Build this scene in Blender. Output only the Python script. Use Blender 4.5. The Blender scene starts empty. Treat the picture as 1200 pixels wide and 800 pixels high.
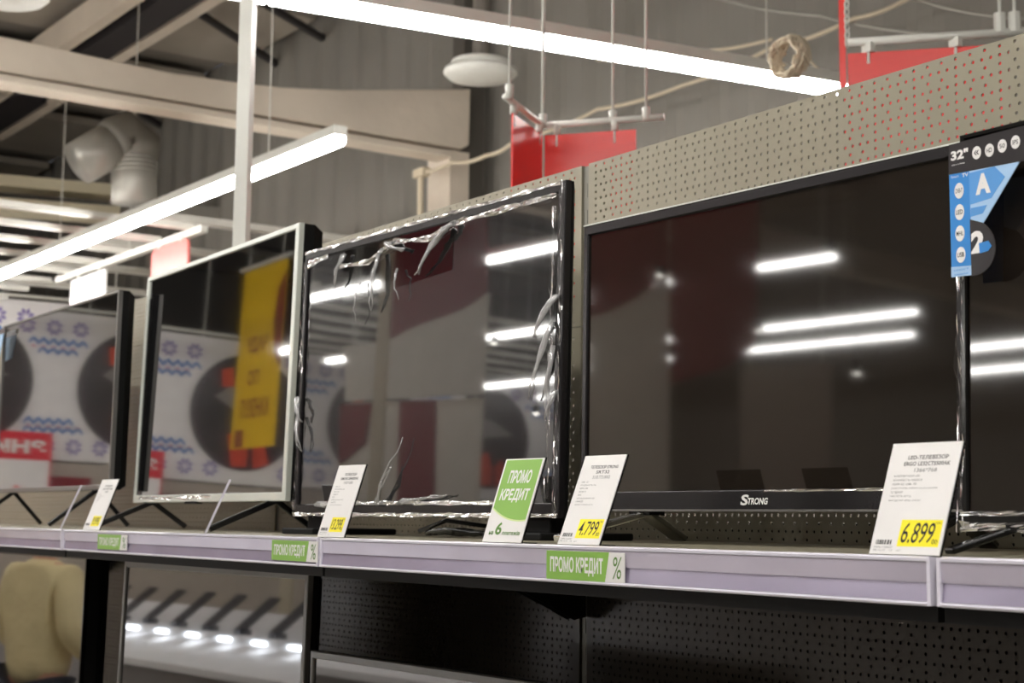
import bpy, bmesh, math, random
from mathutils import Vector, Matrix
random.seed(7)
R_ = math.radians
sc = bpy.context.scene
col = sc.collection
H = 1.6                       # height of the eye above the floor
# ------------------------------------------------------------------ camera
FPX = 1800.0
def _basis():
    L = Vector(((-660-600)/FPX, (400-597)/FPX, 1)).normalized()
    u = .01; w = -(L.x*u+L.y)/L.z
    U = Vector((u, 1, w)).normalized()
    X = -L
    Y = Vector((U.y*X.z-U.z*X.y, U.z*X.x-U.x*X.z, U.x*X.y-U.y*X.x))
    if Y.z < 0: Y = -Y
    return X, Y, U
_X, _Y, _U = _basis()
def ray(px, py):
    r = Vector(((px-600)/FPX, (400-py)/FPX, 1))
    return Vector((r.dot(_X), r.dot(_Y), r.dot(_U)))
def atY(px, py, y):
    r = ray(px, py); r = r*(y/r.y); return Vector((r.x, r.y, r.z+H))
def atX(px, py, x):
    r = ray(px, py); r = r*(x/r.x); return Vector((r.x, r.y, r.z+H))
def atZ(px, py, z):           # z above the eye
    r = ray(px, py); r = r*(z/r.z); return Vector((r.x, r.y, r.z+H))
GLASS = {'far': (-4.955, 1.445, .07, .5, .6), 'silver': (-3.90, 1.50, .036, -1.9, 1.63), 'film': (-2.812, 1.42, .004, 1.2, 1.2), 'black': (-1.8735, 1.43, .0153, 2.8, .6),
         'low': (-3.613, 1.36, -.622, 3.5, 1.7)}
def mirY(px, py, which, yo):  # where a sight line mirrored by a television's glass meets the plane y=-yo across the aisle
    x, y, z, rot, lean = GLASS[which]; a, l = math.radians(rot), math.radians(lean)
    n = Vector((math.sin(a)*math.cos(l), -math.cos(a)*math.cos(l), math.sin(l))); P0 = Vector((x, y, z))
    r = ray(px, py); P = r*(P0.dot(n)/r.dot(n)); d = r-n*(2*r.dot(n)); q = P+d*((-yo-P.y)/d.y)
    return Vector((q.x, q.y, q.z+H))
cam = bpy.data.cameras.new('camera'); co = bpy.data.objects.new('camera', cam); col.objects.link(co)
cam.sensor_width = 36; cam.lens = FPX/1200*36; cam.clip_start = .05; cam.clip_end = 200
cx = Vector((_X.x, _Y.x, _U.x)); cy = Vector((_X.y, _Y.y, _U.y)); cz = Vector((_X.z, _Y.z, _U.z))
M = Matrix((( cx.x, cy.x, -cz.x, 0), (cx.y, cy.y, -cz.y, 0), (cx.z, cy.z, -cz.z, H), (0, 0, 0, 1)))
co.matrix_world = M
cam.dof.use_dof = True; cam.dof.focus_distance = 2.1; cam.dof.aperture_fstop = 9.0
sc.camera = co
# ------------------------------------------------------------------ materials
def srgb(r, g, b):
    f = lambda c: (c/255/12.92) if c/255 <= .04045 else ((c/255+.055)/1.055)**2.4
    return (f(r), f(g), f(b), 1)
MATS = {}
def mat(name, rgb, rough=.5, metal=0., spec=.5, coat=0., coat_r=.03, noise=None, bump=None, ior=1.5, alpha=None, trans=0.):
    if name in MATS: return MATS[name]
    m = bpy.data.materials.new(name); m.use_nodes = True
    nt = m.node_tree; b = nt.nodes['Principled BSDF']
    c = srgb(*rgb)
    b.inputs['Base Color'].default_value = c
    b.inputs['Roughness'].default_value = rough; b.inputs['Metallic'].default_value = metal
    b.inputs['Specular IOR Level'].default_value = spec; b.inputs['IOR'].default_value = ior
    b.inputs['Coat Weight'].default_value = coat; b.inputs['Coat Roughness'].default_value = coat_r
    b.inputs['Transmission Weight'].default_value = trans
    tc = nt.nodes.new('ShaderNodeTexCoord')
    nz = nt.nodes.new('ShaderNodeTexNoise'); nz.inputs['Scale'].default_value = (noise or (8, .06))[0]
    nz.inputs['Detail'].default_value = 4
    nt.links.new(tc.outputs['Object'], nz.inputs['Vector'])
    amt = (noise or (8, .04))[1]
    cr = nt.nodes.new('ShaderNodeValToRGB')
    cr.color_ramp.elements[0].position = .3; cr.color_ramp.elements[1].position = .7
    cr.color_ramp.elements[0].color = [c[i]*(1-amt) for i in range(3)]+[1]
    cr.color_ramp.elements[1].color = [min(1, c[i]*(1+amt)) for i in range(3)]+[1]
    nt.links.new(nz.outputs['Fac'], cr.inputs['Fac']); nt.links.new(cr.outputs['Color'], b.inputs['Base Color'])
    if bump:
        n2 = nt.nodes.new('ShaderNodeTexNoise'); n2.inputs['Scale'].default_value = bump[0]; n2.inputs['Detail'].default_value = 3
        nt.links.new(tc.outputs['Object'], n2.inputs['Vector'])
        bp = nt.nodes.new('ShaderNodeBump'); bp.inputs['Strength'].default_value = bump[1]; bp.inputs['Distance'].default_value = bump[2]
        nt.links.new(n2.outputs['Fac'], bp.inputs['Height']); nt.links.new(bp.outputs['Normal'], b.inputs['Normal'])
    MATS[name] = m
    return m
def emit(name, rgb, s):
    m = bpy.data.materials.new(name); m.use_nodes = True; nt = m.node_tree
    nt.nodes.remove(nt.nodes['Principled BSDF'])
    e = nt.nodes.new('ShaderNodeEmission'); e.inputs['Color'].default_value = (*rgb, 1); e.inputs['Strength'].default_value = s
    nt.links.new(e.outputs[0], nt.nodes['Material Output'].inputs['Surface'])
    return m
def film_mat(name, lo=.12, rough=.06, tint=(1, 1, 1)):
    m = bpy.data.materials.new(name); m.use_nodes = True; nt = m.node_tree
    nt.nodes.remove(nt.nodes['Principled BSDF'])
    t = nt.nodes.new('ShaderNodeBsdfTransparent'); t.inputs['Color'].default_value = (*tint, 1)
    g = nt.nodes.new('ShaderNodeBsdfGlossy'); g.inputs['Roughness'].default_value = rough; g.inputs['Color'].default_value = (.95, .95, .95, 1)
    fr = nt.nodes.new('ShaderNodeFresnel'); fr.inputs['IOR'].default_value = 1.5
    ad = nt.nodes.new('ShaderNodeMath'); ad.operation = 'ADD'; ad.inputs[1].default_value = lo; ad.use_clamp = True
    mx = nt.nodes.new('ShaderNodeMixShader')
    nt.links.new(fr.outputs[0], ad.inputs[0]); nt.links.new(ad.outputs[0], mx.inputs[0])
    nt.links.new(t.outputs[0], mx.inputs[1]); nt.links.new(g.outputs[0], mx.inputs[2])
    nt.links.new(mx.outputs[0], nt.nodes['Material Output'].inputs['Surface'])
    return m
PEG = mat('pegboard painted steel', (146, 140, 122), .3, .35, .6, noise=(3, .05), bump=(60, .12, .002))
PEG2 = mat('upright painted steel', (128, 126, 116), .35, .3, .5)
PEG_SHADE = mat('shaded pegboard steel', (54, 49, 43), .25, .3, .35, noise=(3, .05), bump=(60, .12, .002))  # pegboard steel darkened: shade below the shelf painted into the colour
DECK = mat('shelf deck steel', (142, 136, 116), .4, .2)
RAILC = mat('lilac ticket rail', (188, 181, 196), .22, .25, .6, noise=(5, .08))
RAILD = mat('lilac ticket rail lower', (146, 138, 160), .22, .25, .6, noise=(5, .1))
RAILE = mat('rail edge clear plastic', (225, 222, 235), .15, 0, .7)
BLACKG = mat('black gloss plastic', (14, 14, 15), .15)
BLACKM = mat('black matt plastic', (11, 11, 11), .6, spec=.2)
DARKBZ = mat('dark brushed bezel', (40, 38, 40), .25, .4, bump=(200, .1, .0005))
GREYBZ = mat('grey silver bezel', (120, 118, 115), .3, .5)
SILV = mat('silver white bezel', (222, 226, 218), .28, .3)
CHROME = mat('polished metal', (205, 205, 200), .15, 1.)
WHITE = mat('white card', (232, 230, 228), .45)
WHITEP = mat('white painted metal', (228, 228, 220), .4)
YEL = mat('yellow price print', (250, 235, 20), .5, noise=(8, .0))
BLK = mat('black ink', (22, 22, 22), .6)
GREYI = mat('grey ink', (110, 110, 110), .6)
GRN = mat('green promo print', (130, 178, 72), .45, noise=(8, .02))
GRND = mat('pale green promo line', (214, 232, 160), .45)
GRNT = mat('dark green ink', (86, 130, 50), .5)
RED = mat('red board', (240, 40, 28), .3, noise=(2, .03))
PINK = mat('pink board', (240, 130, 125), .4)
MAROON = mat('maroon print', (130, 24, 38), .5)
BANW = mat('white banner cloth', (235, 232, 232), .6)
BLUE = mat('banner blue wool print', (70, 120, 190), .6)
LILAC = mat('banner lilac snowflake print', (140, 125, 185), .6)
PINKL = mat('banner pink print', (225, 150, 165), .6)
YBAN = mat('yellow banner cloth', (250, 205, 30), .5)
DISC = mat('dark photo print', (52, 44, 48), .4, noise=(2, .5))
CONC = mat('pale painted concrete', (216, 204, 188), .8, noise=(1.2, .12), bump=(6, .5, .02))
CEIL = mat('ceiling slabs grey', (140, 134, 126), .8, noise=(.7, .12))
WALLM = mat('grey store wall', (138, 134, 127), .7, noise=(.8, .1))
FLOORM = mat('pale floor tiles', (190, 184, 174), .3, noise=(1, .05))
DUCT = mat('galvanised duct', (176, 174, 166), .4, .4)
GRID = mat('white ceiling grid', (220, 218, 210), .5)
STEELD = mat('dark roof steel', (58, 54, 56), .5, .3)
CABLE = mat('beige cable sheath', (205, 192, 168), .6)
LAMP = emit('fluorescent tube glow', (1, .97, .93), 27)
SPOT = emit('small spot glow', (1, .95, .85), 16)
PHONEL = emit('phone display light', (.85, .92, 1), 14)
FILM = film_mat('clear wrapping film', .03, .14)
ACR = film_mat('clear acrylic', .05, .03, (.93, .96, .94))
def screen_mat(name, base, r1, r2, coat, spec=.5, ior=1.5, cior=1.5):
    m = mat(name, base, r1, 0, spec, coat, r2, noise=(3, 0.), ior=ior)
    m.node_tree.nodes['Principled BSDF'].inputs['Coat IOR'].default_value = cior
    return m
SCR1 = screen_mat('television glass first', (14, 13, 14), .04, .02, 1., .5, 2.1)
SCR2 = screen_mat('television glass second', (12, 12, 14), .04, .015, 1., .5, 2.1)
SCR3 = screen_mat('television glass film covered', (13, 12, 14), .30, .03, 1., .10, 1.5, 1.85)
SCR4 = screen_mat('television panel satin', (31, 26, 22), .04, .07, .0, .5, 1.6)
BARE = screen_mat('bare television glass', (8, 7, 8), .05, .02, .6)
# ------------------------------------------------------------------ mesh building
class MB:
    def __init__(s): s.v = []; s.f = []
    def add(s, vs, fs):
        n = len(s.v); s.v += [Vector(v) for v in vs]; s.f += [tuple(n+i for i in f) for f in fs]
    def box(s, a, b, T=None):
        x0, y0, z0 = a; x1, y1, z1 = b
        vs = [Vector(p) for p in ((x0,y0,z0),(x1,y0,z0),(x1,y1,z0),(x0,y1,z0),(x0,y0,z1),(x1,y0,z1),(x1,y1,z1),(x0,y1,z1))]
        if T: vs = [T(v) for v in vs]
        s.add(vs, [(0,3,2,1),(4,5,6,7),(0,1,5,4),(1,2,6,5),(2,3,7,6),(3,0,4,7)])
    def tube(s, pts, r, n=8, cap=True):
        pts = [Vector(p) for p in pts]; rs = r if isinstance(r, (list, tuple)) else [r]*len(pts)
        base = len(s.v); prev = None
        for i, p in enumerate(pts):
            d = (pts[min(i+1, len(pts)-1)]-pts[max(i-1, 0)]).normalized()
            if prev is None:
                a = d.orthogonal().normalized()
            else:
                a = (prev-d*prev.dot(d)).normalized()
            prev = a; b = d.cross(a)
            for k in range(n):
                t = 2*math.pi*k/n
                s.v.append(p+(a*math.cos(t)+b*math.sin(t))*rs[i])
        for i in range(len(pts)-1):
            for k in range(n):
                k2 = (k+1) % n
                s.f.append((base+i*n+k, base+i*n+k2, base+(i+1)*n+k2, base+(i+1)*n+k))
        if cap:
            s.f.append(tuple(base+k for k in range(n))[::-1]); m = base+(len(pts)-1)*n
            s.f.append(tuple(m+k for k in range(n)))
    def bar(s, p, q, w, h, up=(0, 0, 1)):      # rectangular bar p->q
        p = Vector(p); q = Vector(q); d = (q-p).normalized(); up = Vector(up)
        a = d.cross(up).normalized() if abs(d.dot(up)) < .999 else d.orthogonal().normalized(); b = a.cross(d).normalized()
        vs = [p+a*sx*w/2+b*sy*h/2 for sx, sy in ((-1,-1),(1,-1),(1,1),(-1,1))]+[q+a*sx*w/2+b*sy*h/2 for sx, sy in ((-1,-1),(1,-1),(1,1),(-1,1))]
        s.add(vs, [(0,3,2,1),(4,5,6,7),(0,1,5,4),(1,2,6,5),(2,3,7,6),(3,0,4,7)])
    def prism(s, poly, F, d0, d1):              # polygon in (u,v), extruded between offsets d0,d1 through F(u,v,d)
        n = len(poly)
        s.add([F(u, v, d0) for u, v in poly]+[F(u, v, d1) for u, v in poly],
              [tuple(range(n))[::-1], tuple(range(n, 2*n))]+[(i, (i+1) % n, n+(i+1) % n, n+i) for i in range(n)])
    def lathe(s, prof, c, n=32):
        c = Vector(c); base = len(s.v)
        for r, z in prof:
            for k in range(n):
                t = 2*math.pi*k/n; s.v.append(c+Vector((r*math.cos(t), r*math.sin(t), z)))
        for i in range(len(prof)-1):
            for k in range(n):
                k2 = (k+1) % n
                s.f.append((base+i*n+k, base+i*n+k2, base+(i+1)*n+k2, base+(i+1)*n+k))
        s.f.append(tuple(base+k for k in range(n))[::-1]); m = base+(len(prof)-1)*n; s.f.append(tuple(m+k for k in range(n)))
    def build(s, name, m, parent=None, smooth=False, bevel=0., loc=None, fix=True):
        me = bpy.data.meshes.new(name)
        off = Vector(loc) if loc is not None else Vector((0, 0, 0))
        me.from_pydata([tuple(v-off) for v in s.v], [], s.f); me.update()
        if fix:
            bm = bmesh.new(); bm.from_mesh(me); bmesh.ops.recalc_face_normals(bm, faces=bm.faces); bm.to_mesh(me); bm.free()
        me.materials.append(m)
        if smooth:
            for p in me.polygons: p.use_smooth = True
        o = bpy.data.objects.new(name, me); col.objects.link(o)
        if loc is not None: o.location = off
        if parent: o.parent = parent
        if bevel:
            b = o.modifiers.new('edge', 'BEVEL'); b.width = bevel; b.segments = 2; b.limit_method = 'ANGLE'
        return o
def tag(o, label=None, cat=None, group=None, kind=None):
    if label: o['label'] = label
    if cat: o['category'] = cat
    if group: o['group'] = group
    if kind: o['kind'] = kind
    return o
def empty(name, loc, rz=0.):
    o = bpy.data.objects.new(name, None); col.objects.link(o); o.location = loc; o.rotation_euler = (0, 0, rz); o.empty_display_size = .05
    return o
def inv(parent):   # world point -> local point of an un-linked-yet parent (location + z rotation)
    l = Vector(parent.location); r = Matrix.Rotation(-parent.rotation_euler.z, 3, 'Z')
    return lambda v: r @ (Vector(v)-l)
def lean_frame(lean, oy=0., oz=0., ox=0.):
    s, c = math.sin(lean), math.cos(lean)
    return lambda u, v, d: Vector((u+ox, v*s-d*c+oy, v*c+d*s+oz))
def text(body, box, F, d, m, parent, name='lettering', bold=0., shear=0., label=None, mirror=False, keep=False, ex=.0):
    cu = bpy.data.curves.new(name, 'FONT'); cu.body = body; cu.size = 1; cu.offset = bold; cu.align_x = 'CENTER'; cu.resolution_u = 3
    cu.space_line = .85
    t = bpy.data.objects.new('tmp', cu); col.objects.link(t)
    dg = bpy.context.evaluated_depsgraph_get(); dg.update()
    me = bpy.data.meshes.new_from_object(t.evaluated_get(dg)); bpy.data.objects.remove(t)
    me.name = name
    xs = [v.co.x for v in me.vertices]; ys = [v.co.y for v in me.vertices]
    x0, x1, y0, y1 = min(xs), max(xs), min(ys), max(ys)
    u0, v0, u1, v1 = box
    for v in me.vertices:
        a = (v.co.x-x0)/(x1-x0); b = (v.co.y-y0)/(y1-y0)
        vv = v0+b*(v1-v0); uu = u0+a*(u1-u0)+shear*(vv-v0)
        v.co = F(uu, vv, d)
    me.materials.clear(); me.materials.append(m)
    o = bpy.data.objects.new(name, me); col.objects.link(o)
    if parent: o.parent = parent
    if label: o['label'] = label
    return o
def poly(pts, F, d, m, parent, name, th=.0003, label=None):
    b = MB(); b.prism(pts, F, d, d+th); o = b.build(name, m, parent)
    if label: o['label'] = label
    return o
def circ(cu, cv, ru, rv, n=32, a0=0, a1=2*math.pi):
    full = abs(a1-a0-2*math.pi) < 1e-6
    return [(cu+ru*math.cos(a0+(a1-a0)*k/(n if full else n-1)), cv+rv*math.sin(a0+(a1-a0)*k/(n if full else n-1))) for k in range(n)]
# ------------------------------------------------------------------ the shelving run
BAYX = [.265, -.985, -2.235, -3.485, -4.735, -5.985]
YB = 1.714                     # face of the pegboard
ZS = H-.031                    # top of the upper shelf
ZL = H-.735                    # top of the lower shelf
def peg_mesh(rows, name, PEG=PEG):
    tw, th, rr, nseg = .075, .025, .0027, 8
    bm = bmesh.new()
    def loop(pts):
        vs = [bm.verts.new((x, 0, z)) for x, z in pts]
        return [bm.edges.new((vs[i], vs[(i+1) % len(vs)])) for i in range(len(vs))]
    ed = loop([(0, 0), (tw, 0), (tw, th), (0, th)])
    holes = [(.0075+.025*i, .00625+.0125) for i in range(3)]+[(.0075+.015*i, .00625) for i in range(5)]
    rings = []
    for hx, hz in holes:
        pts = [(hx+rr*math.cos(2*math.pi*k/nseg), hz+rr*math.sin(2*math.pi*k/nseg)) for k in range(nseg)]
        rings.append(pts); ed += loop(pts)
    bmesh.ops.triangle_fill(bm, use_beauty=True, use_dissolve=False, edges=ed, normal=(0, -1, 0))
    bm.verts.index_update()
    tv = [v.co.copy() for v in bm.verts]; tf = [tuple(v.index for v in f.verts) for f in bm.faces]; bm.free()
    for pts in rings:
        n = len(tv)
        tv += [Vector((x, 0, z)) for x, z in pts]+[Vector((x, .0016, z)) for x, z in pts]
        tf += [(n+i, n+(i+1) % nseg, n+nseg+(i+1) % nseg, n+nseg+i) for i in range(nseg)]
    V = []; Fc = []
    for i in range(16):
        for j in range(rows):
            n = len(V); V += [v+Vector((.025+i*tw, 0, j*th)) for v in tv]; Fc += [tuple(n+k for k in f) for f in tf]
    hh = rows*th
    m = MB(); m.v = V; m.f = Fc
    for x0, x1 in ((.012, .025), (1.225, 1.238)):
        m.add([(x0, 0, 0), (x1, 0, 0), (x1, 0, hh), (x0, 0, hh)], [(0, 1, 2, 3)])
    for z in (-.0012, hh):
        m.box((.012, 0, z), (1.238, .014, z+.0012))
    for x in (.0108, 1.238):
        m.box((x, 0, -.0012), (x+.0012, .014, hh+.0012))
    return m.build(name, PEG, None, fix=False)
gondola = empty('gondola_shelving', (-2.8, 1.75, 0))
tag(gondola, 'long grey perforated steel shelving frame standing behind the televisions', 'shelving')
gi = inv(gondola)
pA = peg_mesh(12, 'pegboard_panel'); pB = peg_mesh(16, 'pegboard_panel'); pC = peg_mesh(15, 'pegboard_panel', PEG_SHADE)
first = {12: pA, 16: pB, 15: pC}; used = set()
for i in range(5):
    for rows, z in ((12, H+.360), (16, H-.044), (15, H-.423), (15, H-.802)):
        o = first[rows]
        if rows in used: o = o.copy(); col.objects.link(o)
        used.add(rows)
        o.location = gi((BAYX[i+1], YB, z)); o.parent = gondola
for x in BAYX:
    m = MB(); m.box((x-.0085, YB+.004, 0), (x+.0085, YB+.045, H+.659))
    for k in range(int((H+.62)/.05)):
        m.box((x-.003, YB+.0030, .05+k*.05), (x+.003, YB+.0045, .075+k*.05))
    o = m.build('upright', PEG2, gondola); o.data.transform(Matrix.Translation(-Vector(gondola.location)))
for i in range(5):            # plain sheet closing the lower half from behind
    m = MB(); m.box((BAYX[i+1]+.01, YB+.05, .1), (BAYX[i]-.01, YB+.052, H+.0))
    o = m.build('back_panel', BLACKM, gondola); o.data.transform(Matrix.Translation(-Vector(gondola.location)))
m = MB(); m.box((BAYX[-1], YB-.45, 0), (BAYX[0], YB+.05, .12)); o = m.build('plinth', PEG2, gondola); o.data.transform(Matrix.Translation(-Vector(gondola.location)))
def shelf(i, ztop, yf, label, group, dark=False):
    x0, x1 = BAYX[i+1]+.004, BAYX[i]-.004
    s = empty('shelf', ((x0+x1)/2, (yf+YB)/2, ztop)); tag(s, label, 'shelf', group)
    g = inv(s)
    m = MB(); m.box((x0, yf+.008, ztop-.03), (x1, YB-.012, ztop-.028+.028)); 
    m.v = [g(v) for v in m.v]; m.build('deck', DECK, s)
    m = MB(); m.box((x0, yf+.0085, ztop-.062), (x1, yf+.02, ztop-.0302)); m.v = [g(v) for v in m.v]; m.build('shaded_deck_front', BLACKM, s)  # deck lip blackened to paint the shadow under the rail
    # ticket rail: rounded top nose, lit upper facet, steeper lower facet, bottom nose
    prof_u = [(yf+.008, ztop), (yf+.0015, ztop+.0005), (yf-.0015, ztop-.0025), (yf-.001, ztop-.006), (yf+.0, ztop-.0055)]
    def strip(name, prof, mt, xa=x0+.004, xb=x1-.004):
        m = MB(); n = len(prof)
        m.add([(xa, y, z) for y, z in prof]+[(xb, y, z) for y, z in prof], [(k, k+1, n+k+1, n+k) for k in range(n-1)]+[tuple(range(n)), tuple(range(n, 2*n))[::-1]])
        m.v = [g(v) for v in m.v]; return m.build(name, mt, s)
    strip('rail_nose', [(yf+.008, ztop+.0002), (yf+.002, ztop+.0008), (yf-.002, ztop-.001), (yf-.0015, ztop-.004), (yf+.008, ztop-.0045)], RAILE)
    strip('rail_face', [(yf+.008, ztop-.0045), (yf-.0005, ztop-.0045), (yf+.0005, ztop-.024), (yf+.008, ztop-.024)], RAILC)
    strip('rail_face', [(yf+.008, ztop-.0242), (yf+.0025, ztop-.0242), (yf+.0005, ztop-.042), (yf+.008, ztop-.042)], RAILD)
    strip('rail_lip', [(yf+.008, ztop-.042), (yf-.002, ztop-.0425), (yf-.003, ztop-.0445), (yf-.0015, ztop-.0465), (yf+.008, ztop-.0465)], RAILE)
    for x in (x0+.0, x1-.004):
        m = MB(); m.box((x, yf-.002, ztop-.046), (x+.004, yf+.008, ztop)); m.v = [g(v) for v in m.v]; m.build('rail_end_cap', RAILE, s)
    m = MB()
    for k in range(6):
        y = yf+.06+k*.075; m.box((x0+.02, y, ztop-.042), (x1-.02, y+.02, ztop-.03))
    m.v = [g(v) for v in m.v]; m.build('stiffening_rib', BLACKM, s)
    for x in (x0+.006, x1-.008):
        m = MB(); P = [(YB-.004, ztop-.03), (YB-.004, ztop-.14), (YB-.03, ztop-.145), (YB-.07, ztop-.125), (YB-.16, ztop-.085), (YB-.3, ztop-.058), (yf+.05, ztop-.045), (yf+.05, ztop-.03)]
        m.prism(P, lambda a, b, d: Vector((d, a, b)), x, x+.003); m.v = [g(v) for v in m.v]; m.build('bracket', BLACKM, s)
    return s
SL = ['upper shelf with lilac ticket rail nearest the camera, partly outside the frame', 'upper shelf holding the strong-branded black television and two leaning cards',
      'upper shelf with two green tags, under the silver framed television', 'upper shelf under the far left television, pinkish rail', 'upper shelf at the far end of the run, only its rail outside the frame']
SL[1] = 'long upper shelf with green credit tag and percent sign on its lilac rail'
for i in range(5): shelf(i, ZS, 1.177, SL[i], 'upper shelves of the shelving run')
for i in range(5):
    shelf(i, ZL, 1.177, ['lower shelf below the nearest rail, bare', 'lower shelf carrying the small grey framed television', 'lower shelf carrying the wide grey framed television with phone display reflection',
                        'lower shelf carrying the television that mirrors a khaki jacket', 'lower shelf at the far end of the run'][i], 'lower shelves of the shelving run')
# ------------------------------------------------------------------ televisions
def rect(w, h, il, ir, ib, it): return [(il, ib), (w-ir, ib), (w-ir, h-it), (il, h-it)]
def loops(F, rects, cap0=False, cap1=False):
    m = MB()
    for rc, d in rects: m.v += [F(u, v, d) for u, v in rc]
    n = len(rects)
    for i in range(n-1):
        for k in range(4):
            k2 = (k+1) % 4; m.f.append((i*4+k, i*4+k2, (i+1)*4+k2, (i+1)*4+k))
    if cap0: m.f.append((3, 2, 1, 0))
    if cap1: m.f.append(tuple((n-1)*4+k for k in range(4)))
    return m
def wrinkle(F, path, width, m_, parent, seed, amp=.003, d0=.003, name='plastic_wrap', nw=5, per=.012, label='clear crumpled film'):
    """a crumpled ribbon of film following a path in the television's (u,v)"""
    rnd = random.Random(seed); b = MB(); pts = []
    P = [Vector(p) for p in path]
    for a, c in zip(P[:-1], P[1:]):
        n = max(1, int((c-a).length/per))
        pts += [a+(c-a)*k/n for k in range(n)]
    pts.append(P[-1]); n = len(pts); ph = rnd.random()*9
    for i, p in enumerate(pts):
        t = (pts[min(i+1, n-1)]-pts[max(i-1, 0)]).normalized(); q = Vector((-t.y, t.x))
        for j in range(nw):
            a = (j/(nw-1)-.5)*width*(.8+.4*math.sin(i*.7+ph)*rnd.random())
            b.v.append(F(p.x+q.x*a, p.y+q.y*a, d0+amp*rnd.random()+amp*.6*math.sin(j*2.1+i*.4)))
    for i in range(n-1):
        for j in range(nw-1): b.f.append((i*nw+j, i*nw+j+1, (i+1)*nw+j+1, (i+1)*nw+j))
    o = b.build(name, m_, parent, smooth=False, fix=False); o['label'] = label
    return o
def leg_v(m, parent, top, f1, f2, w=.012, h=.010, name='leg'):
    b = MB(); b.bar(top, f1, w, h); o = b.build(name, m, parent, bevel=.002)
    b = MB(); b.bar(top, f2, w, h); o2 = b.build(name, m, parent, bevel=.002)
    return o, o2
def tv(name, label, x, y, zb, rot, lean, w, h, zshelf, bw, bm_, sm, depth=.045, group='flat televisions on the upper shelf', inner=0.):
    """x,y: bottom left front corner; zb its height (absolute)"""
    rz = R_(rot); d = Vector((math.cos(rz), math.sin(rz)))
    c = (x+d.x*w/2, y+d.y*w/2)
    r = empty('television', (c[0], c[1], zshelf), rz); tag(r, label, 'television', group)
    F = lean_frame(R_(lean), 0, zb-zshelf, -w/2)
    il, ir, ib, it = bw
    # frame
    def rc(t, e=0): return rect(w, h, il*t+e, ir*t+e, ib*t+e, it*t+e)
    m = loops(F, [(rc(0), -.012), (rc(0), -.0015), (rc(0, .0015), 0), (rc(1, -.0015), 0), (rc(1, 0), -.0025), (rc(1, inner), -.0035), (rc(1, inner), -.008)])
    m.build('bezel', bm_, r)
    m = MB(); m.prism(rc(1, -.002), F, -.0075, -.0045); m.build('screen', sm, r)
    m = loops(F, [(rc(0, .0008), -.010), (rc(0, .0004), -depth*.6), (rc(0, .012), -depth), (rc(0, .10), -depth-.012), (rc(0, .13), -depth-.014)], True, True)
    m.build('rear_shell', BLACKM, r)
    return r, F
LEAN3 = 1.2
# far left
t1, F1 = tv('television', 'leftmost upper television with thin silver edge, mirroring the red discount poster', -3.955-1.0, 1.445, H+.070, .5, .6, 1.0, .535, ZS, (.008, .008, .014, .007), GREYBZ, SCR1, .05)
z0 = H+.07-ZS
for sx in (-.36, .36): leg_v(BLACKG, t1, (sx, .02, z0+.002), (sx-.03, -.10, .006), (sx+.03, .10, .006), .016, .012)
# second: silver white frame
t2, F2 = tv('television', 'television with broad silver white frame and black sides, mirroring the yellow banner', -3.90, 1.50, H+.036, -1.9, 1.63, .95, .600, ZS, (.014, .019, .019, .012), SILV, SCR2, .062)
m = MB(); m.prism([(.014, .019), (.048, .019), (.048, .54), (.014, .54)], F2, -.0045, -.0035); o = m.build('screen_strip', BLACKG, t2)  # black strip down the left of the screen
z0 = H+.036-ZS
for sx in (-.38, .385): leg_v(BLACKG, t2, (sx, .02, z0+.002), (sx-.03, -.12, .006), (sx+.03, .10, .006), .020, .013)
m = MB(); m.box((-.10, -.002, z0-.004), (-.02, .012, z0+.002)); m.build('sensor', BLACKM, t2)
wrinkle(F2, [(.05, .012), (.3, .010), (.55, .012)], .010, FILM, t2, 3, .002, .002)
# third: plastic wrapped
t3, F3 = tv('television', 'television still wrapped in torn crinkled clear film, between silver framed and black ones', -2.812, 1.42, H+.004, 1.2, 1.2, .872, .541, ZS, (.012, .020, .024, .018), DARKBZ, SCR3, .028)
w3, h3 = .872, .541
m = MB(); m.prism([(.155, h3-.018), (.545, h3-.018), (.545, h3-.105), (.155, h3-.128)], F3, -.0045, -.0040); o = m.build('bare_glass_patch', BARE, t3); o['label'] = 'clean dark patch where the film is torn away'
m = MB(); m.prism([(.800, .185), (.852, .185), (.852, .330), (.800, .330)], F3, -.0045, -.0040); o = m.build('bare_glass_patch', BARE, t3)
for k, (path, wd, am) in enumerate([
    ([(.005, h3-.004), (w3-.01, h3-.004)], .007, .002), ([(.02, h3-.03), (.10, h3-.022)], .016, .003), ([(.15, h3-.05), (.26, h3-.055), (.36, h3-.03), (.48, h3-.04), (.55, h3-.024), (.85, h3-.022)], .012, .004),
    ([(w3-.008, 0.0), (w3-.006, h3)], .012, .003), ([(w3-.028, .03), (w3-.026, h3-.04)], .012, .003),
    ([(.005, 0), (.006, h3-.02)], .012, .003), ([(.0, .004), (w3, .004)], .008, .002), ([(.1, .026), (w3-.1, .024)], .008, .002)]):
    wrinkle(F3, path, wd, FILM, t3, 20+k, am, .002)
def shred(parent, F, u, v, du, dv, wd, seed, n=3):
    rnd = random.Random(seed)
    b = MB()
    for k in range(n):
        P = []
        for i in range(7):
            t = i/6; P.append(F(u+du*t+rnd.uniform(-.004, .004)+k*.004, v+dv*t+rnd.uniform(-.003, .003), .004+.008*math.sin(t*3)+rnd.random()*.003))
        b.tube(P, [wd*(1-.7*i/6) for i in range(7)], 5)
    o = b.build('film_shred', FILM2, parent, smooth=True); o['label'] = 'torn twist of clear film'
FILM2 = film_mat('white edged torn film', .22, .2)
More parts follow.
